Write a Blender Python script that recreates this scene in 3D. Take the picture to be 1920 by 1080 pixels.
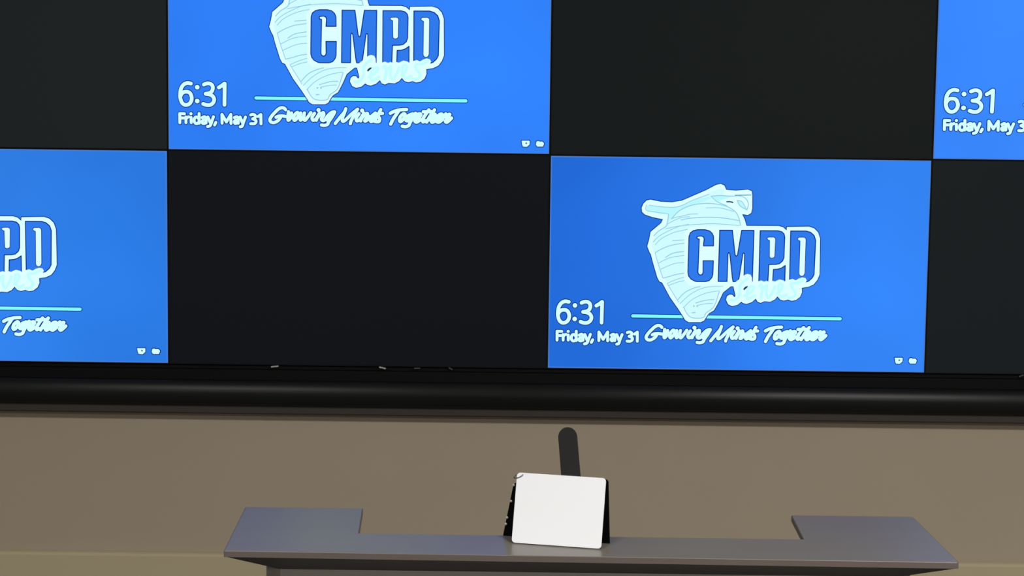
import bpy, bmesh, math
from mathutils import Vector, Matrix
from mathutils.geometry import tessellate_polygon

for _o in list(bpy.data.objects):
    bpy.data.objects.remove(_o)
COL = bpy.context.scene.collection
SC = bpy.context.scene

# ------------------------------------------------------------------ camera
FLOOR = 1.838                      # height of the seam between the two display rows above the floor
cam_d = bpy.data.cameras.new('camera')
cam_d.sensor_width = 36.0
cam_d.lens = 71.257
cam_d.clip_start = 0.05
cam = bpy.data.objects.new('camera', cam_d)
COL.objects.link(cam)
yaw, pitch, roll = 0.00023, 0.10695, 0.01267
fw = Vector((math.sin(yaw) * math.cos(pitch), math.cos(yaw) * math.cos(pitch), -math.sin(pitch)))
rt = Vector((math.cos(yaw), -math.sin(yaw), 0))
up = rt.cross(fw)
rt2 = math.cos(roll) * rt + math.sin(roll) * up
up2 = -math.sin(roll) * rt + math.cos(roll) * up
M = Matrix((rt2, up2, -fw)).transposed().to_4x4()
M.translation = Vector((1.09675, -6.44349, 0.26517 + FLOOR))
cam.matrix_world = M
SC.camera = cam

# ------------------------------------------------------------------ world, light, exposure
wd = bpy.data.worlds.new('world')
SC.world = wd
wd.use_nodes = True
wd.node_tree.nodes['Background'].inputs[0].default_value = (0.97, 0.98, 1.0, 1)
wd.node_tree.nodes['Background'].inputs[1].default_value = 0.34
SC.view_settings.view_transform = 'Standard'
SC.view_settings.look = 'None'
SC.view_settings.exposure = 0.0
SC.view_settings.gamma = 1.0
SC.view_settings.use_curve_mapping = False


def area_light(name, loc, size, power, color=(1, 0.965, 0.93)):
    d = bpy.data.lights.new(name, 'AREA')
    d.shape = 'RECTANGLE'
    d.size, d.size_y = size
    d.energy = power
    d.color = color
    o = bpy.data.objects.new(name, d)
    o.location = loc
    COL.objects.link(o)
    return o


# the room's ceiling troffers (their housings are built further down at the same places)
TROFFERS = [(-0.4, -4.0), (2.9, -4.0), (-0.9, -7.2), (3.4, -7.2)]
for tx, ty in TROFFERS:
    area_light('troffer_light', (tx, ty, 3.13), (1.16, 0.56), 60.0 if tx < 1 else 112.0)


# ------------------------------------------------------------------ materials
def s2l(c):
    return tuple(((v / 255) / 12.92 if v / 255 <= 0.04045 else ((v / 255 + 0.055) / 1.055) ** 2.4) for v in c)


def mat(name, srgb, rough=0.5, metal=0.0, noise=0.0, scale=8.0, stretch=(1, 1, 1), spec=0.5, emit=None, bump=0.0):
    m = bpy.data.materials.new(name)
    m.use_nodes = True
    nt = m.node_tree
    b = nt.nodes['Principled BSDF']
    c = s2l(srgb)
    b.inputs['Base Color'].default_value = (*c, 1)
    b.inputs['Roughness'].default_value = rough
    b.inputs['Metallic'].default_value = metal
    b.inputs['Specular IOR Level'].default_value = spec
    if emit:
        b.inputs['Emission Color'].default_value = (*s2l(emit), 1)
        b.inputs['Emission Strength'].default_value = 1.0
    if noise > 0 or bump > 0:
        tc = nt.nodes.new('ShaderNodeTexCoord')
        mp = nt.nodes.new('ShaderNodeMapping')
        mp.inputs['Scale'].default_value = stretch
        nz = nt.nodes.new('ShaderNodeTexNoise')
        nz.inputs['Scale'].default_value = scale
        nz.inputs['Detail'].default_value = 4
        nt.links.new(tc.outputs['Object'], mp.inputs['Vector'])
        nt.links.new(mp.outputs[0], nz.inputs['Vector'])
        if noise > 0:
            mx = nt.nodes.new('ShaderNodeMix')
            mx.data_type = 'RGBA'
            mx.inputs[6].default_value = (*[v * (1 - noise) for v in c], 1)
            mx.inputs[7].default_value = (*[v * (1 + noise) for v in c], 1)
            nt.links.new(nz.outputs['Fac'], mx.inputs[0])
            nt.links.new(mx.outputs[2], b.inputs['Base Color'])
        if bump > 0:
            bp = nt.nodes.new('ShaderNodeBump')
            bp.inputs['Strength'].default_value = bump
            bp.inputs['Distance'].default_value = 0.002
            nt.links.new(nz.outputs['Fac'], bp.inputs['Height'])
            nt.links.new(bp.outputs[0], b.inputs['Normal'])
    return m


def glow(name, srgb):
    """a colour of the lit picture on a display"""
    m = bpy.data.materials.new(name)
    m.use_nodes = True
    nt = m.node_tree
    nt.nodes.clear()
    e = nt.nodes.new('ShaderNodeEmission')
    e.inputs[0].default_value = (*s2l(srgb), 1)
    o = nt.nodes.new('ShaderNodeOutputMaterial')
    nt.links.new(e.outputs[0], o.inputs[0])
    return m


def screen_blue(name, left, right, w):
    """lit blue wallpaper: a soft left to right change and a duller rim, as displays have"""
    m = glow(name, left)
    nt = m.node_tree
    e = [n for n in nt.nodes if n.type == 'EMISSION'][0]
    tc = nt.nodes.new('ShaderNodeTexCoord')
    sp = nt.nodes.new('ShaderNodeSeparateXYZ')
    nt.links.new(tc.outputs['Object'], sp.inputs[0])
    mr = nt.nodes.new('ShaderNodeMapRange')
    mr.interpolation_type = 'SMOOTHSTEP'
    mr.inputs[1].default_value = 0
    mr.inputs[2].default_value = w
    nt.links.new(sp.outputs[0], mr.inputs[0])
    mx = nt.nodes.new('ShaderNodeMix')
    mx.data_type = 'RGBA'
    mx.inputs[6].default_value = (*s2l(left), 1)
    mx.inputs[7].default_value = (*s2l(right), 1)
    nz = nt.nodes.new('ShaderNodeTexNoise')
    nz.inputs['Scale'].default_value = 2.2
    nz.inputs['Detail'].default_value = 1
    nt.links.new(tc.outputs['Object'], nz.inputs['Vector'])
    nm = nt.nodes.new('ShaderNodeMapRange')
    nm.inputs[1].default_value = 0.3
    nm.inputs[2].default_value = 0.7
    nm.inputs[3].default_value = 0.93
    nm.inputs[4].default_value = 1.06
    nt.links.new(nz.outputs['Fac'], nm.inputs[0])
    nt.links.new(mr.outputs[0], mx.inputs[0])
    nt.links.new(mx.outputs[2], e.inputs[0])
    nt.links.new(nm.outputs[0], e.inputs[1])
    return m


M_WALL = mat('taupe_wall_paint', (178, 165, 144), 0.85, noise=0.03, scale=3, bump=0.05)
M_LOW = mat('olive_lower_wall_paint', (192, 180, 146), 0.8, noise=0.03, scale=3)
M_CEIL = mat('ceiling_white', (205, 203, 196), 0.9)
M_FLOOR = mat('carpet_grey', (92, 88, 82), 0.95, noise=0.2, scale=90)
M_RAIL = mat('black_satin_rail', (29, 30, 30), 0.28, noise=0.1, scale=5, spec=0.11)
M_BED = mat('black_rail_bed', (6, 7, 8), 0.6, spec=0.15)
M_LIP = mat('dark_brown_trim', (54, 47, 42), 0.6, noise=0.1, scale=6)
M_CASE = mat('black_display_case', (10, 11, 12), 0.6, spec=0.2)
M_RIM = glow('display_rim_glow', (74, 124, 204))
M_STEEL = mat('bright_steel', (215, 215, 210), 0.45, metal=0.3)
M_CLIP = mat('pale_clip', (190, 190, 186), 0.45)
M_CLIPD = mat('dull_clip', (66, 68, 68), 0.5)
M_LAM = mat('grey_brown_laminate', (115, 110, 102), 0.30, noise=0.07, scale=5, stretch=(0.6, 9, 1), spec=0.75)
M_EDGE = mat('brown_edge_band', (92, 83, 77), 0.5, noise=0.12, scale=14, stretch=(3, 3, 30))
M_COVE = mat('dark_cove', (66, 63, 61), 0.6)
M_BODY = mat('lectern_body_laminate', (140, 135, 128), 0.55, noise=0.06, scale=4, stretch=(8, 8, 0.6))
M_WHITE = mat('white_board_face', (229, 232, 235), 0.4, spec=0.3)
M_BLACK = mat('black_board_cover', (4, 5, 5), 0.7, noise=0.1, scale=12, spec=0.05)
M_PADDLE = mat('charcoal_plastic', (33, 33, 32), 0.7, spec=0.15, noise=0.06, scale=15)
M_LAMP = glow('troffer_diffuser', (255, 250, 240))

INK = {k: glow('picture_' + k, v) for k, v in dict(
    white=(222, 255, 255), pale=(208, 252, 255), aqua=(186, 248, 255), cyan=(194, 254, 255), aquab=(132, 250, 255),
    text=(212, 255, 255), letter=(48, 122, 236), line=(150, 204, 232), line2=(150, 200, 215), navy=(8, 60, 100),
    navyl=(60, 130, 160), halo=(6, 44, 138)).items()}


def off_screen(name, lv):
    """unlit glass with the faint backlight leak of a black picture"""
    return mat(name, (4, 4, 4), 0.45, spec=0.08, emit=lv)


# ------------------------------------------------------------------ helpers
def obj(name, me_or_bm, m=None, parent=None, smooth=False):
    if isinstance(me_or_bm, bmesh.types.BMesh):
        me = bpy.data.meshes.new(name)
        me_or_bm.normal_update()
        me_or_bm.to_mesh(me)
        me_or_bm.free()
    else:
        me = me_or_bm
    if m is not None and len(me.materials) == 0:
        for x in (m if isinstance(m, list) else [m]):
            me.materials.append(x)
    if smooth:
        for p in me.polygons:
            p.use_smooth = True
    o = bpy.data.objects.new(name, me)
    COL.objects.link(o)
    if parent is not None:
        o.parent = parent
    return o


def tag(o, label, cat, group=None):
    o['label'] = label
    o['category'] = cat
    if group:
        o['group'] = group
    return o


def thing(name, label, cat, loc=(0, 0, 0), rotz=0.0, group=None):
    o = bpy.data.objects.new(name, None)
    COL.objects.link(o)
    o.location = loc
    o.rotation_euler = (0, 0, rotz)
    o.empty_display_size = 0.1
    return tag(o, label, cat, group)


def box(lo, hi, bm=None, bevel=0.0, seg=2):
    own = bmesh.new()
    bmesh.ops.create_cube(own, size=1)
    for v in own.verts:
        v.co = Vector([(lo[i] + hi[i]) / 2 + v.co[i] * (hi[i] - lo[i]) for i in range(3)])
    if bevel > 0:
        bmesh.ops.bevel(own, geom=own.edges[:], offset=bevel, segments=seg, affect='EDGES', profile=0.5)
    if bm is None:
        return own
    me = bpy.data.meshes.new('t')
    own.to_mesh(me)
    own.free()
    bm.from_mesh(me)
    bpy.data.meshes.remove(me)
    return bm


def prism(pts, frame, depth, bevel=0.0):
    """polygon pts (2-D) extruded; frame(u, v, w) -> 3-D point"""
    bm = bmesh.new()
    a = [bm.verts.new(frame(u, v, 0)) for u, v in pts]
    b = [bm.verts.new(frame(u, v, depth)) for u, v in pts]
    n = len(pts)
    bm.faces.new(a[::-1])
    bm.faces.new(b)
    for i in range(n):
        bm.faces.new((a[i], a[(i + 1) % n], b[(i + 1) % n], b[i]))
    bmesh.ops.recalc_face_normals(bm, faces=bm.faces[:])
    if bevel > 0:
        ed = [e for e in bm.edges if len(e.link_faces) == 2 and e.calc_face_angle(0) > 0.9]
        bmesh.ops.bevel(bm, geom=ed, offset=bevel, segments=2, affect='EDGES', profile=0.5)
    return bm


def tube(pts, r, seg=8, closed=False, bm=None):
    bm = bm or bmesh.new()
    rings = []
    n = len(pts)
    for i, p in enumerate(pts):
        a = pts[(i - 1) % n] if closed or i > 0 else pts[i]
        b = pts[(i + 1) % n] if closed or i < n - 1 else pts[i]
        t = (Vector(b) - Vector(a)).normalized()
        ref = Vector((0, 0, 1)) if abs(t.z) < 0.9 else Vector((1, 0, 0))
        u = t.cross(ref).normalized()
        v = t.cross(u)
        rings.append([bm.verts.new(Vector(p) + r * (math.cos(2 * math.pi * k / seg) * u + math.sin(2 * math.pi * k / seg) * v)) for k in range(seg)])
    for i in range(n if closed else n - 1):
        A, B = rings[i], rings[(i + 1) % n]
        for k in range(seg):
            bm.faces.new((A[k], A[(k + 1) % seg], B[(k + 1) % seg], B[k]))
    if not closed:
        bm.faces.new(rings[0])
        bm.faces.new(rings[-1][::-1])
    bmesh.ops.recalc_face_normals(bm, faces=bm.faces[:])
    return bm


def rounded(w, h, r, x0=0.0, y0=0.0, seg=6):
    out = []
    for cx, cy, a0 in ((w - r, r, -90), (w - r, h - r, 0), (r, h - r, 90), (r, r, 180)):
        for k in range(seg + 1):
            a = math.radians(a0 + 90 * k / seg)
            out.append((x0 + cx + r * math.cos(a), y0 + cy + r * math.sin(a)))
    return out


# ------------------------------------------------------------------ room shell
def structure(name, bm, m):
    o = obj(name, bm, m)
    o['kind'] = 'structure'
    return o


X0, X1, Y0, YB, CEIL = -4.2, 6.6, -8.6, 0.14, 3.2
structure('floor', box((X0, Y0, -0.1), (X1, YB + 0.1, 0.0)), M_FLOOR)
structure('ceiling', box((X0, Y0, CEIL), (X1, YB + 0.1, CEIL + 0.1)), M_CEIL)
structure('wall_back', box((X0, 0.045, 0.0), (X1, YB + 0.1, CEIL)), M_WALL)
structure('wall_left', box((X0 - 0.1, Y0, 0.0), (X0, YB + 0.1, CEIL)), M_WALL)
structure('wall_right', box((X1, Y0, 0.0), (X1 + 0.1, YB + 0.1, CEIL)), M_WALL)
structure('trim_1', box((X0, 0.022, 0.0), (X1, 0.046, FLOOR - 1.311), bevel=0.011), M_LOW)

for i, (tx, ty) in enumerate(TROFFERS):
    row = ['row near the display wall', 'row nearer the camera'][i // 2]
    col = ['left', 'right'][i % 2]
    t = thing('ceiling_light', 'rectangular ceiling light panel, %s one of the %s' % (col, row), 'light', (tx, ty, 3.2), group='ceiling lights')
    fr = bmesh.new()
    box((-0.62, -0.32, -0.03), (0.62, -0.29, 0), fr)
    box((-0.62, 0.29, -0.03), (0.62, 0.32, 0), fr)
    box((-0.62, -0.29, -0.03), (-0.59, 0.29, 0), fr)
    box((0.59, -0.29, -0.03), (0.62, 0.29, 0), fr)
    obj('frame', fr, M_CEIL, t)
    obj('diffuser', box((-0.59, -0.29, -0.025), (0.59, 0.29, -0.005)), M_LAMP, t)

# ------------------------------------------------------------------ display wall
P, H = 1.2136, 0.68554             # pitch of the displays
G = 0.0032                         # half the gap between two lit pictures
LW, LH = P - 2 * G, H - 2 * G

ART = '''@emblem
p white 1 0 0 2959,5308 3061,5414 3191,5441 3505,5381 3870,5367 4182,5422 4543,5583 4956,5770 5264,5940 5409,5972 5524,5921 5589,5785 5890,5766 6278,5800 6398,5753 6421,5622 6429,5202 6395,5055 6293,4991 6163,5011 6111,5016 6192,4859 6258,4649 6337,4045 5945,2775 5791,2689 5560,2496 5461,2268 5385,2108 5284,1922 5130,1825 5079,1761 4978,1590 4874,1536 4483,1531 4377,1594 4243,1804 4136,1962 3868,2330 3610,2793 3521,2830 3451,2961 3302,3436 3230,3700 3192,3752 3111,3953 3170,4175 3208,4413 3362,4546 3542,4706 3593,4822 3252,4888 3016,4966 2926,5044 2909,5176
p pale 2 0 0 3056,5253 3144,5290 3676,5213 4074,5238 4512,5443 5037,5692 5387,5828 5511,5807 5500,5651 5391,5583 5305,5493 5617,5281 5818,5162 5953,5007 6021,4874 6069,4660 5233,4577 4439,4526 4354,4368 4334,2933 4558,2779 5511,2654 5277,2135 5213,2000 5039,1863 4931,1704 4577,1678 4396,1900 4305,2034 4124,2212 3805,2748 3647,2949 3532,3150 3391,3643 3253,3955 3315,4270 3598,4586 3707,4699 3768,4981 3369,5041 3067,5097
p aqua 3 0 0 3070,5239 3316,5262 3594,5211 4020,5235 4190,5290 4612,5477 5036,5555 5122,5513 4700,5327 4319,5205 4129,5107 3856,4857 3731,4683 3768,4985 3426,5004 3073,5088
p aqua 3 0 0 5100,5555 5290,5595 5545,5591 5758,5571 5632,5516 5399,5450 5358,5364 5229,5449
p aqua 3 0 0 5951,5465 6036,5455 6166,5327 6232,5177 6147,5197 6017,5326
s line 4 1.41 1 3859,4834 4120,5105 4515,5286 4911,5343 5220,5336 5573,5272 5862,5118 5998,4918 6069,4651
s line 4 1.15 1 4957,5200 5310,5212 5619,5161 5841,5096
s line 4 1.15 1 3859,4848 4255,4949 4475,4996 4696,5006
s line 4 1.41 1 4169,4805 4478,4870 5051,4902 5581,4879 6022,4807
s line 4 1.15 1 3738,4668 3905,4767 4168,4881 4433,4915
s line 4 1.15 1 3687,4519 4128,4613 4702,4676 5319,4698 6025,4651
s line 4 1.41 1 3315,4292 3467,4450 3686,4587 3737,4721 3768,4990
s line 4 1.15 1 3296,4090 3470,4271 3733,4430 4085,4590 4415,4673
s line 4 1.15 1 3364,4001 3560,4205 3911,4387 4175,4465 4417,4517
s line 4 1.41 1 3367,3755 3609,3891 3917,4006 4292,4063
s line 4 1.15 1 3484,3419 3747,3556 3968,3626 4299,3673
s line 4 1.15 1 3540,3217 3839,3355 4060,3425 4303,3449
s line 4 1.41 1 3625,2940 3845,2996 4066,3065 4309,3104
s line 4 1.15 1 3769,2770 4024,2885 4311,2978
s line 4 1.15 1 3828,2704 4070,2805 4313,2866
s line 4 1.41 1 4124,2257 4341,2484 4605,2622 4825,2683
s line 4 1.15 1 4192,2123 4476,2396 4826,2602 5179,2686 5554,2699
s line 4 1.15 1 4305,1989 4523,2217 4830,2400 5138,2506 5424,2550
s line 4 1.41 1 4701,2151 5010,2245 5275,2270
s line 4 1.15 1 4747,2075 5012,2132 5233,2148
s line 4 1.15 1 3915,4141 4092,4151 4291,4171
s line 4 1.41 1 3702,3601 3922,3737 4297,3808
s line 4 1.15 1 3368,3732 3462,3419 3624,2949
s line 4 1.15 1 3769,2770 4147,2168
s line 4 1.41 1 4305,2012 4532,1700 4931,1682 5039,1840 5279,2045 5447,2541
s line 4 1.15 1 3055,5276 3067,5097 3413,5041 3768,4990
s line 4 1.15 1 3144,5263 3632,5213 4074,5230 4512,5434 5038,5634
s line 4 1.41 1 5105,5572 5391,5601 5744,5585 6008,5596 6207,5522 6298,5344 6258,5152
s line 4 1.15 1 5105,5572 5307,5404 5617,5281
s line 4 1.15 1 5944,5453 6099,5410 6235,5188
s line 4 1.41 1 5944,5453 6035,5284 6236,5165
s line 4 1.15 1 4896,3679 5073,3636 5250,3638
s line 4 1.15 1 5027,3747 5248,3749
s navy 4 1.98 1 5615,5406 5725,5407 5805,5385
s navyl 4 1.32 1 5875,5618 6381,5630
d line2 4 2.64 0 4637,2052
d line2 4 2.64 0 4747,2053
s line 4 1.76 1 4596,1835 4685,1845
p white 5 0 0 4290,4400 4415,4545 4656,4610 6256,4646 7287,4655 7429,4613 7538,4513 7547,4628 8246,4648 8416,4592 8545,4465 8614,4265 8630,3118 8563,2945 8454,2800 8286,2718 8061,2681 7665,2706 5967,2702 5570,2707 4461,2715 4316,2872 4296,3709
p letter 6 0 0 5220,3991 5215,4293 5170,4393 5084,4470 4941,4506 4700,4504 4573,4474 4475,4401 4434,4286 4425,3133 4450,3018 4528,2918 4658,2853 4715,2842 4999,2845 5112,2881 5195,2982 5222,3084 5229,3516 4902,3513 4909,3138 4881,3074 4825,3051 4767,3079 4744,3136 4762,4202 4696,4216 4684,4265 4718,4294 4831,4304 4894,4276 4918,4218 4902,3988
p letter 6 0 0 5409,4496 5812,4499 5914,3738 5932,3689 5955,3672 5982,3696 5999,3739 6109,4501 6499,4505 6488,2866 6219,2863 6223,3727 6208,3767 6188,3778 6166,3755 6061,2977 6034,2890 6007,2855 5873,2854 5848,2975 5749,3737 5726,3780 5703,3779 5687,3722 5680,2858 5397,2855
p letter 6 0 0 6697,4498 7262,4502 7390,4469 7462,4398 7486,4298 7477,3652 7437,3537 7340,3450 7227,3426 7001,3418 6984,2865 6695,2862
p white 7 0 0 6928,4264 6984,4285 7125,4289 7177,4258 7183,4209 7171,3678 7138,3643 7082,3631 7036,3648 7024,3682 7014,4193 6957,4216
p letter 6 0 0 7151,3261 7287,3271 7413,3313 7524,3394 7526,2877 7139,2873
p letter 6 0 0 7671,4500 8164,4504 8306,4463 8421,4363 8472,4206 8453,3116 8393,3001 8282,2899 8198,2872 7676,2867
p white 7 0 0 7902,4253 7943,4293 8098,4297 8147,4261 8154,4203 8150,3156 8115,3084 8053,3063 7996,3097 7981,3154 7988,4188 7925,4216
p white 8 0 0 5663,2266 5689,2382 5773,2441 5858,2433 5917,2364 5951,2365 5958,2428 5912,2601 5888,2701 5936,2832 6048,2919 6160,3007 6243,3079 6328,3109 6428,3081 6472,2995 6480,2866 6616,2853 6700,2883 6771,2903 6856,2870 6955,2894 7040,2857 7125,2896 7210,2879 7350,2944 7463,2919 7549,2877 7661,2936 7773,2966 7873,2923 7970,2982 8082,3020 8182,2998 8225,2927 8171,2812 8075,2681 8084,2537 8025,2393 7900,2291 7759,2261 7645,2303 7505,2266 7391,2300 7304,2400 7221,2298 7081,2224 6883,2236 6771,2183 6671,2220 6612,2320 6487,2203 6318,2144 6204,2171 6152,2214 6035,2112 5865,2067 5736,2123
s cyan 9 4.52 1 6337,2958 6188,2849 6086,2711 6097,2527 6032,2342 5928,2265 5823,2264
s cyan 9 4.52 1 6257,2406 6450,2531 6553,2685 6417,2683 6316,2468 6364,2315 6573,2410
s cyan 9 4.52 1 6718,2717 6777,2764 6810,2596 6770,2351
s cyan 9 4.52 1 6783,2473 6869,2673 6958,2750
s cyan 9 4.52 1 6958,2720 6948,2475 7026,2353 7171,2600 7214,2722
s cyan 9 4.52 1 7294,2479 7411,2602 7453,2771 7348,2785 7322,2571 7416,2388 7595,2451
s cyan 9 4.52 1 7657,2360 7806,2377 7879,2515 7755,2682 7737,2820 7917,2837 8110,2930
p navy 9 0 0 6201,2605 6230,2666 6296,2713 6357,2716 6342,2683 6268,2613 6239,2587
@clock_text
s text 5 5.9 1 635,2138 518,2153 406,2103 327,1988 296,1840 295,1693 340,1547 414,1474 503,1464 592,1509 652,1616 653,1730 604,1836 522,1876 425,1871 345,1821 305,1742
s text 5 5.9 1 1044,2110 1132,2147 1229,2145 1303,2097 1328,2016 1305,1917 1233,1851 1097,1820
s text 5 5.9 1 1097,1820 1234,1799 1332,1738 1369,1640 1335,1542 1255,1479 1142,1466 1020,1502
s text 5 5.9 1 1518,2026 1601,2076 1697,2150
s text 5 5.9 1 1704,2150 1700,1922 1694,1481
d text 5 7.33 0 835,2026
d text 5 7.33 0 833,1590
@date_text
s text 5 4.62 1 276,1183 279,899
s text 5 4.62 1 275,1186 426,1184
s text 5 4.62 1 277,1047 400,1048
s text 5 4.62 1 471,1082 473,902
s text 5 4.62 1 472,1008 509,1066 562,1088
s text 5 4.62 1 636,1068 639,904
s text 5 4.62 1 890,1197 894,891
s text 5 4.62 1 889,1013 840,1075 775,1081 736,1012 737,946 778,884 843,885 890,948
s text 5 4.62 1 986,1067 1050,1097 1102,1062 1112,902
s text 5 4.62 1 1103,1000 1019,982 979,933 1012,884 1085,898 1109,951
s text 5 4.62 1 1166,1091 1243,912
s text 5 4.62 1 1344,1101 1287,937 1240,822 1159,788
s text 5 4.62 1 1421,925 1380,840
s text 5 4.62 1 1618,900 1614,1178
s text 5 4.62 1 1614,1178 1755,942
s text 5 4.62 1 1755,942 1897,1181
s text 5 4.62 1 1897,1181 1901,895
s text 5 4.62 1 2011,1080 2075,1110 2124,1070 2131,906
s text 5 4.62 1 2125,1004 2044,995 2005,946 2038,897 2110,922
s text 5 4.62 1 2188,1103 2263,924
s text 5 4.62 1 2360,1105 2295,933 2257,818 2193,793
s text 5 4.62 1 2525,1173 2598,1190 2666,1158 2660,1084 2584,1051
s text 5 4.62 1 2584,1051 2678,1011 2690,946 2634,896 2522,895
s text 5 4.62 1 2760,1126 2847,1190
s text 5 4.62 1 2847,1190 2852,894
d text 5 4.94 0 632,1187
@slogan_text
s text 5 5.1 1 3630,1352 3581,1400 3495,1412 3399,1365 3294,1266 3189,1145 3131,1036 3159,965 3224,939 3299,951 3405,1017 3468,1105
s text 5 5.1 1 3329,1109 3403,1143 3510,1155 3617,1140 3714,1130
s text 5 5.1 1 3722,1288 3713,1184 3710,1021 3789,1098 3819,1251
s text 5 5.1 1 4001,1269 3916,1187 3886,1067 3919,1018 3993,1090 4045,1199 4001,1269
s text 5 5.1 1 4108,1254 4094,1135 4101,1026 4185,1114 4226,1256
s text 5 5.1 1 4226,1256 4207,1114 4240,1022 4324,1116 4429,1269
s text 5 5.1 1 4546,1249 4469,1118 4497,1031 4582,1065 4686,1218
s text 5 5.1 1 4707,1262 4644,1141 4604,1032
s text 5 5.1 1 4645,1120 4739,1219 4824,1274 4836,1198 4763,1067 4839,1024 4954,1145
d text 5 6.59 0 4673,1354
s text 5 5.1 1 5186,1300 5069,1272 4944,1145 4913,1058 4977,1059 5103,1201 5186,1300
s text 5 5.1 1 5186,1300 5104,1147 5000,994 4958,906 4863,873 4767,882
s text 5 5.1 1 5536,1407 5496,1304 5370,1150 5203,937
s text 5 5.1 1 5536,1407 5476,1228 5430,1108 5437,1010 5522,1044 5710,1231 5910,1396
s text 5 5.1 1 5910,1396 5827,1254 5745,1101 5698,1003 5681,937
s text 5 5.1 1 5955,1255 5872,1124 5885,1027 5980,1071 6083,1224
s text 5 5.1 1 6104,1279 6053,1137 6012,1028
s text 5 5.1 1 6053,1126 6136,1225 6221,1269 6202,1161 6140,1030 6204,1052 6287,1173
s text 5 5.1 1 6476,1283 6350,1173 6310,1064 6353,1011 6437,1120 6509,1240
s text 5 5.1 1 6644,1394 6562,1241 6459,1034
s text 5 5.1 1 6700,1275 6604,1263 6563,1187 6612,1112 6598,1025 6524,1007 6438,1023
d text 5 6.59 0 6054,1354
s text 5 5.33 1 6948,1281 7077,1346 7275,1395 7460,1407
s text 5 5.33 1 7213,1366 7141,1252 7045,1111 6959,940
s text 5 5.33 1 7364,1267 7267,1177 7238,1063 7282,1026 7379,1128 7414,1242 7364,1267
s text 5 5.33 1 7649,1270 7514,1206 7442,1079 7504,1054 7601,1169 7747,1291
s text 5 5.33 1 7747,1291 7651,1144 7568,979 7532,903 7434,864 7328,877
s text 5 5.33 1 7751,1108 7885,1198 7909,1267 7822,1260 7738,1145 7727,1044 7790,1013 7912,1097
s text 5 5.33 1 8165,1403 8069,1263 7980,1110 7982,1022 8061,1061
s text 5 5.33 1 7994,1344 8092,1345 8241,1353
s text 5 5.33 1 8345,1405 8219,1227 8099,1017
s text 5 5.33 1 8160,1087 8256,1202 8366,1267 8343,1165 8253,1063 8279,1013 8383,1065
s text 5 5.33 1 8431,1097 8565,1193 8588,1269 8502,1256 8418,1141 8420,1040 8495,1022 8604,1106
s text 5 5.33 1 8705,1283 8658,1182 8762,1246 8829,1266 8752,1145 8698,1050 8730,1019 8791,1057 8887,1153
@rule_line
s aquab 0 5.1 0 2691,1709 9334,1700
@status_icon
p text 5 0 0 11115,466 11360,469 11373,442 11367,346 11287,273 11162,279 11133,343
d navyl 6 2.83 0 11265,388
@status_icon.001
p text 5 0 0 11587,445 11641,465 11688,446 11782,447 11830,384 11797,288 11614,285 11568,348'''


def smooth_line(p, n=6):
    if len(p) < 3:
        return p
    closed = (p[0] == p[-1])
    out = []
    for i in range(len(p) - 1):
        p1, p2 = p[i], p[i + 1]
        p0 = p[i - 1] if i > 0 else (p[-2] if closed else p1)
        p3 = p[i + 2] if i + 2 < len(p) else (p[1] if closed else p2)
        for k in range(n):
            t = k / n
            out.append(tuple(0.5 * (2 * b + (c - a) * t + (2 * a - 5 * b + 4 * c - d) * t * t + (3 * b - a - 3 * c + d) * t ** 3)
                             for a, b, c, d in zip(p0, p1, p2, p3)))
    out.append(p[-1])
    return out


class Ink:
    def __init__(s):
        s.v, s.f, s.m, s.mats = [], [], [], []

    def mi(s, key):
        if key not in s.mats:
            s.mats.append(key)
        return s.mats.index(key)

    def disc(s, c, r, y, key, n=12):
        b = len(s.v)
        for k in range(n):
            s.v.append((c[0] + r * math.cos(2 * math.pi * k / n), y, c[1] + r * math.sin(2 * math.pi * k / n)))
        s.f.append(tuple(range(b, b + n)))
        s.m.append(s.mi(key))

    def stroke(s, pts, r, y, key):
        for i in range(len(pts) - 1):
            a, c = Vector(pts[i]), Vector(pts[i + 1])
            d = c - a
            if d.length < 1e-6:
                continue
            n = Vector((-d.y, d.x)).normalized() * r
            b = len(s.v)
            for q in (a + n, c + n, c - n, a - n):
                s.v.append((q.x, y, q.y))
            s.f.append((b + 3, b + 2, b + 1, b))
            s.m.append(s.mi(key))
        st = max(1, int(len(pts) / 60))
        for i, p in enumerate(pts):
            if i % st == 0 or i == len(pts) - 1:
                s.disc(p, r, y, key, 10 if r < 0.003 else 14)

    def poly(s, pts, y, key):
        b = len(s.v)
        s.v += [(p[0], y, p[1]) for p in pts]
        for t in tessellate_polygon([[Vector((p[0], p[1], 0)) for p in pts]]):
            s.f.append(tuple(b + k for k in t))
            s.m.append(s.mi(key))

    def mesh(s, name):
        me = bpy.data.meshes.new(name)
        me.from_pydata(s.v, [], s.f)
        for k in s.mats:
            me.materials.append(INK[k])
        me.polygons.foreach_set('material_index', s.m)
        me.update()
        return me


def lay(y):                        # print layers, 0.25 mm apart, on the glass
    return -0.0012 - 0.00025 * y


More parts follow.
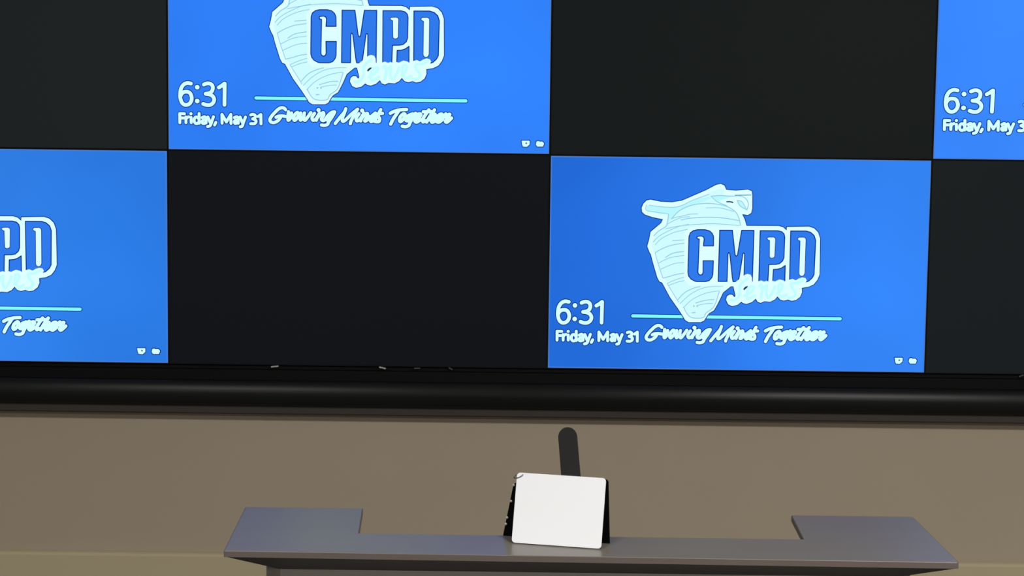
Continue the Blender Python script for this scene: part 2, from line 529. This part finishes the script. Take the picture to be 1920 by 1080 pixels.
def build_art():
    meshes = []
    cur = None
    for ln in ART.split('\n'):
        if ln.startswith('@'):
            if cur:
                meshes.append((cur[0], cur[1].mesh(cur[0].split('.')[0])))
            cur = (ln[1:], Ink())
            continue
        kind, key, layer, r, sm, rest = ln.split(' ', 5)
        pts = [tuple(float(q) / 10000 for q in a.split(',')) for a in rest.split(' ')]
        layer, r, sm = float(layer), float(r) / 1000, sm == '1'
        k = cur[1]
        HW = 0.0026
        if kind == 'p':
            loop = pts + [pts[0]]
            if key == 'letter':
                k.stroke(loop, 0.0016, lay(layer + 0.4), 'halo')
            elif key in ('text',) or (key == 'white' and layer < 7) or (key == 'white' and layer == 8):
                k.stroke(loop, HW, lay(0.3), 'halo')
            elif key == 'white':
                k.stroke(loop, HW * 0.8, lay(layer - 0.3), 'halo')
            k.poly(pts, lay(layer), key)
        elif kind == 's':
            q = smooth_line(pts) if sm else pts
            if key in ('text', 'aquab'):
                k.stroke(q, r + (HW if key == 'text' else HW * 0.9), lay(-0.5), 'halo')
            k.stroke(q, r, lay(layer), key)
        else:
            if key == 'text':
                k.disc(pts[0], r + HW, lay(-0.5), 'halo', 20)
            k.disc(pts[0], r, lay(layer), key, 20)
    meshes.append((cur[0], cur[1].mesh(cur[0].split('.')[0])))
    return meshes


ARTS = build_art()


def display(ix, row, label, lit, colours, group, wide=1.0, shift=(0.0, 0.0)):
    """one display of the wall; its picture's lower left corner is the origin"""
    x = ix * P + G
    if ix < 0:
        x -= LW * (wide - 1)
    z = FLOOR + G + (0 if row == 0 else -H)
    t = thing('monitor', label, 'monitor', (x, 0, z), group=group)
    t.scale = (wide, 1, 1)
    g2 = G - 0.0006
    case = bmesh.new()
    box((-g2, 0.002, -g2), (LW + g2, 0.044, LH + g2), case)
    obj('case', case, M_CASE, t)
    bz = bmesh.new()                 # thin bezel proud of the glass
    bw = 0.0022
    box((-g2, -0.0012, -g2), (-g2 + bw, 0.003, LH + g2), bz)
    box((LW + g2 - bw, -0.0012, -g2), (LW + g2, 0.003, LH + g2), bz)
    box((-g2 + bw, -0.0012, -g2), (LW + g2 - bw, 0.003, -g2 + bw), bz)
    box((-g2 + bw, -0.0012, LH + g2 - bw), (LW + g2 - bw, 0.003, LH + g2), bz)
    obj('bezel', bz, M_CASE, t)
    if lit:
        sm = screen_blue('lit_picture', colours[0], colours[1], LW)
        s = obj('screen', box((0, -0.0006, 0), (LW, 0.003, LH)), sm, t)
        rim = bmesh.new()
        e = 0.0036
        yy = (-0.0010, -0.0006)
        box((0, yy[0], 0), (LW, yy[1], e), rim)
        box((0, yy[0], LH - e), (LW, yy[1], LH), rim)
        box((0, yy[0], e), (e, yy[1], LH - e), rim)
        box((LW - e, yy[0], e), (LW, yy[1], LH - e), rim)
        obj('screen_rim', rim, M_RIM, s)
        for nm, me in ARTS:
            o = obj(nm.split('.')[0], me, None, s)
            o.location = (shift[0], 0, shift[1])
    else:
        obj('screen', box((0, -0.0006, 0), (LW, 0.003, LH)), off_screen('dark_picture', colours), t)
    return t


LIT = 'displays showing the blue lock screen'
OFF = 'dark displays'
display(0, 0, 'lit blue display at upper left of the wall, its emblem cut by the top edge', True, ((47, 126, 246), (50, 132, 255)), LIT, 1.0, (0.008, -0.006))
display(-1, 1, 'lit blue display at the left edge in the lower row, showing Together and no clock', True, ((56, 134, 238), (44, 124, 230)), LIT, 1.025)
display(1, 1, 'lit blue display in the lower row whose whole emblem, clock and slogan are in view', True, ((36, 108, 220), (54, 135, 250)), LIT)
display(2, 0, 'lit blue display at the upper right corner showing only clock and date', True, ((58, 136, 255), (70, 150, 255)), LIT, 1.05, (0.002, 0.003))
display(-1, 0, 'dark display at the upper left corner, left of the blue one', False, (26, 30, 30), OFF, 1.025)
display(1, 0, 'dark display in the upper row between the two blue ones', False, (18, 22, 22), OFF)
display(0, 1, 'dark display in the lower row between the two blue ones, above the lectern', False, (12, 15, 20), OFF)
display(2, 1, 'dark display at the right edge in the lower row', False, (22, 26, 28), OFF, 1.05)

# black housing rail and brown lip under the displays
XR0, XR1 = -1.6, 4.1
rail = thing('display_wall_ledge', 'long black ledge with a rounded nose running under all the displays', 'ledge', (0, 0, FLOOR))


def run(profile, m, name, parent, x0=XR0, x1=XR1, smooth=False):
    bm = bmesh.new()
    a = [bm.verts.new((x0, y, z)) for y, z in profile]
    b = [bm.verts.new((x1, y, z)) for y, z in profile]
    n = len(profile)
    for i in range(n):
        f = bm.faces.new((a[i], a[(i + 1) % n], b[(i + 1) % n], b[i]))
        f.smooth = smooth
    bmesh.ops.recalc_face_normals(bm, faces=bm.faces[:])
    # end caps with vertices of their own, so that the long faces keep straight normals
    bm.faces.new([bm.verts.new((x0, y, z)) for y, z in profile][::-1])
    bm.faces.new([bm.verts.new((x1, y, z)) for y, z in profile])
    return obj(name, bm, m, parent)


ZB = -H - 0.003
run([(0.044, ZB - 0.001), (0.003, ZB - 0.001), (0.003, ZB - 0.010), (-0.004, ZB - 0.012), (-0.004, ZB - 0.045), (0.044, ZB - 0.045)], M_BED, 'rail_bed', rail)
nose = [(0.044, ZB - 0.0455), (-0.016, ZB - 0.0455), (-0.022, ZB - 0.0462), (-0.027, ZB - 0.0485), (-0.0300, ZB - 0.053), (-0.0335, ZB - 0.061),
        (-0.0368, ZB - 0.070), (-0.0392, ZB - 0.079), (-0.0402, ZB - 0.088), (-0.0398, ZB - 0.097), (-0.0380, ZB - 0.107), (-0.0345, ZB - 0.116), (-0.0290, ZB - 0.1245), (0.044, ZB - 0.1245)]
run(nose, M_RAIL, 'rail_nose', rail, smooth=True)
run([(0.044, ZB - 0.125), (-0.012, ZB - 0.125), (-0.014, ZB - 0.128), (-0.014, ZB - 0.151), (-0.011, ZB - 0.155), (0.044, ZB - 0.155)], M_LIP, 'rail_lip', rail)

# small clips in the joint under the dark display
for i, (cx, tilt, m, w, what) in enumerate([(0.3406, 0.10, M_CLIP, 0.024, 'bright clip under the dark display, leftmost of the row'),
                                            (0.6860, -0.22, M_CLIP, 0.022, 'bright clip under the dark display, tilted down to the right'),
                                            (0.7971, 0.02, M_CLIPD, 0.020, 'dull level clip under the dark display, just right of the bright tilted one'),
                                            (0.9049, -0.5, M_CLIPD, 0.014, 'dull steeply tilted clip under the dark display, above the white board'),
                                            (2.7347, 0.35, M_CLIPD, 0.016, 'dull clip on the ledge at the right edge of the picture')]):
    t = thing('metal_clip', what, 'clip', (cx, -0.006, FLOOR - 0.6885), group='clips in the joint under the displays')
    bm = box((-w / 2, -0.006, -0.0022), (w / 2, 0.004, 0.0022), bevel=0.001)
    bmesh.ops.rotate(bm, verts=bm.verts[:], cent=(0, 0, 0), matrix=Matrix.Rotation(-tilt, 3, 'Y'))
    obj('clip_body', bm, m, t)
    bm = box((-0.002, -0.0075, -0.0015), (0.002, -0.004, 0.0015), bevel=0.0005)
    obj('clip_tooth', bm, m, t)

# ------------------------------------------------------------------ lectern
# its top is tilted 7 degrees towards the room
TA = math.radians(7)
YF = -2.112
LX, LY = 1.2765, -1.960
ZS = FLOOR - 0.7876                # height of the top's surface along YF


def sz(y):                          # surface height at lectern-local y
    return ZS + math.tan(TA) * (y + LY - YF)


lec = thing('lectern', 'wide grey lectern with a U-shaped top in front of the display wall', 'lectern', (LX, LY, 0))
T = 0.0145
W = [(0.4762, -2.1015), (2.0768, -2.1165), (2.0768, -2.105), (2.0345, -1.829), (2.0290, -1.8250), (1.7534, -1.8250), (1.7598, -1.984), (0.7602, -1.982), (0.7567, -1.8140), (0.4856, -1.8140)]
top_pts = [(x - LX, y - LY) for x, y in W]
obj('top', prism(top_pts, lambda u, v, w: (u, v, sz(v) - T + w), T, bevel=0.0012), [M_LAM], lec)


def band(p, q, bm, t=0.0011):       # strip of edge banding on the slab's side from p to q
    d = (Vector(q) - Vector(p)).normalized()
    n = Vector((d.y, -d.x)) * t
    vs = []
    for (x, y) in (p, q):
        for e in (0.00015, 1):
            for zz in (0.0006, T - 0.0013):
                vs.append(bm.verts.new((x + n.x * e, y + n.y * e, sz(y) - T + zz)))
    for f in ((0, 1, 3, 2), (4, 6, 7, 5), (2, 3, 7, 6), (0, 4, 5, 1), (1, 5, 7, 3), (0, 2, 6, 4)):
        bm.faces.new([vs[k] for k in f])


eb = bmesh.new()
for k in range(len(top_pts)):
    band(top_pts[k], top_pts[(k + 1) % len(top_pts)], eb)
bmesh.ops.recalc_face_normals(eb, faces=eb.faces[:])
obj('edge_band', eb, M_EDGE, lec)
# sloping cove under the slab, then the body
XL, XR, YFL, YFR, YBK = W[0][0] - LX, W[1][0] - LX, W[0][1] - LY, W[1][1] - LY, -1.835 - LY
IN = 0.080
zb = ZS - T - 0.040
bl, br, yf, ch = XL + IN, XR - IN, YFR + IN, 0.035
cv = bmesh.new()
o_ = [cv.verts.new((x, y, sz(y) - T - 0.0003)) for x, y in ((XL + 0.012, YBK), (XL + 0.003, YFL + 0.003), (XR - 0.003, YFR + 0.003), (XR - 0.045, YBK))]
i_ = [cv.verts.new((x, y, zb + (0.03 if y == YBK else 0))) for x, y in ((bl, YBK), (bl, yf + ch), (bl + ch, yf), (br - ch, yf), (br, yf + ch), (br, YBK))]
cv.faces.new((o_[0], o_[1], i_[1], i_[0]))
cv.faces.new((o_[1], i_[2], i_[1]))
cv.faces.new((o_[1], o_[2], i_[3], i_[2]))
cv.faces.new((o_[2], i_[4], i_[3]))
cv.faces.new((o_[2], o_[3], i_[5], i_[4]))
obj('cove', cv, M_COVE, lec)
obj('front_panel', prism([(bl + ch, yf), (br - ch, yf), (br, yf + ch), (br, yf + 0.05), (bl, yf + 0.05), (bl, yf + ch)],
                         lambda u, v, w: (u, v, 0.10 + w), zb - 0.10), M_BODY, lec)


def slanted(x0, x1, name):          # upright panel under the slab, its top cut to the slab's tilt
    pts = [(yf + 0.051, 0.10), (YBK, 0.10), (YBK, sz(YBK) - T - 0.035), (yf + 0.051, sz(yf + 0.051) - T - 0.035)]
    return obj(name, prism(pts, lambda u, v, w: (x0 + w, u, v), x1 - x0), M_BODY, lec)


slanted(bl, bl + 0.02, 'side_panel')
slanted(br - 0.02, br, 'side_panel')
slanted(-0.545, -0.525, 'inner_panel')
slanted(0.500, 0.520, 'inner_panel')
obj('pedestal_floor', box((bl + 0.021, yf + 0.051, 0.10), (-0.546, YBK, 0.12)), M_BODY, lec)
obj('pedestal_floor', box((0.521, yf + 0.051, 0.10), (br - 0.021, YBK, 0.12)), M_BODY, lec)
obj('shelf', box((-0.524, yf + 0.051, 0.72), (0.499, 0.09, 0.74)), M_BODY, lec)
obj('plinth', box((bl + 0.03, yf + 0.03, 0.0), (br - 0.03, 0.11, 0.099)), M_COVE, lec)

# ------------------------------------------------------------------ white board on its A-frame
ex, ey, ez = Vector((0.98618, -0.16443, -0.02019)), Vector((0.16566, 0.97883, 0.12019)), Vector((0.0, -0.12187, 0.99255))
BM = Matrix((ex, ey, ez)).transposed().to_4x4()
BM.translation = Vector((1.10377, -2.03407, FLOOR - 0.77806))
brd = thing('tabletop_board', 'white rounded-corner board tilted back on a black A-frame, standing on the lectern', 'board')
brd.matrix_world = BM
BWd, BHt, LEAN = 0.2002, 0.1425, 0.064
SL = math.hypot(BHt, LEAN)


def face(u, v, w):                  # u along the foot, v up the leaning face, w towards the back
    return (u, v * LEAN / SL + w * BHt / SL, 0.0022 + v * BHt / SL - w * LEAN / SL)


obj('front_board', prism(rounded(BWd, SL, 0.008), face, 0.0032, bevel=0.0006), M_WHITE, brd)


def rear(u, v, w):                  # rear leaf, nearly upright
    return (u, 0.0470 - 0.013 * (u + 0.027) / 0.242 * 0.2 + 0.040 * v / 0.15 + w - 0.003, 0.0006 + v)


obj('rear_board', prism([(-0.0270, 0.0), (0.2145, 0.0), (0.2040, 0.132), (0.2000, 0.136), (-0.004, 0.116), (-0.0095, 0.112)], rear, 0.003, bevel=0.0005), M_BLACK, brd)
gs = bpy.data.meshes.new('grommet')
gb = bmesh.new()
bmesh.ops.create_uvsphere(gb, u_segments=10, v_segments=6, radius=0.0030)
for v in gb.verts:
    v.co.y *= 0.6
gb.to_mesh(gs)
gb.free()
gs.materials.append(M_STEEL)
for gx, gz in ((-0.0085, 0.111), (-0.0125, 0.076), (-0.0195, 0.040), (-0.0215, 0.026)):
    p = rear(gx, gz, 0)
    o = obj('grommet', gs, None, brd, smooth=True)
    o.location = (p[0], p[1] - 0.0012, p[2])
# bent metal ring through the upper left corner
cpt = Vector(face(0.010, SL - 0.009, -0.0012))
pts = []
for k in range(24):
    a = 2 * math.pi * k / 24
    pts.append(cpt + Vector((-0.0065 + 0.0105 * math.cos(a), 0.0045 + 0.0062 * math.sin(a), 0.0026 * math.sin(a + 0.6) + 0.0028 * math.cos(a))))
obj('corner_ring', tube(pts, 0.0011, 6, True), mat('ring_steel', (105, 105, 103), 0.35, metal=0.7), brd, smooth=True)

# ------------------------------------------------------------------ upright dark bar leaning between the board's leaves
pad = thing('upright_bar', 'flat charcoal bar with a rounded top sticking up behind the white board', 'bar')
pad.matrix_world = BM
K = 0.064 / 0.1425
AX0, AX1 = Vector((0.1450, 0.0105)), Vector((0.1046, 0.2642))
ax = (AX1 - AX0).normalized()
px = Vector((ax.y, -ax.x))
LN = (AX1 - AX0).length
w2 = 0.0220
pp = [(w2, 0.0), (w2 * 0.97, LN - 0.022)]
for k in range(1, 14):
    a = math.pi * k / 14
    pp.append((w2 * 0.97 * math.cos(a), LN - 0.022 + 0.022 * math.sin(a)))
pp += [(-w2 * 0.97, LN - 0.022), (-w2, 0.0)]


def pf(u, v, w):
    q = AX0 + px * u + ax * v
    c = 1 / math.sqrt(1 + K * K)
    return (q.x - 0.0018, 0.0075 + q.y * K * c + w * c, q.y * c - w * K * c)


obj('blade', prism(pp, pf, 0.0045, bevel=0.0010), M_PADDLE, pad)
obj('foot', box((0.118, 0.0075, 0.0005), (0.172, 0.026, 0.0048), bevel=0.001), M_PADDLE, pad)
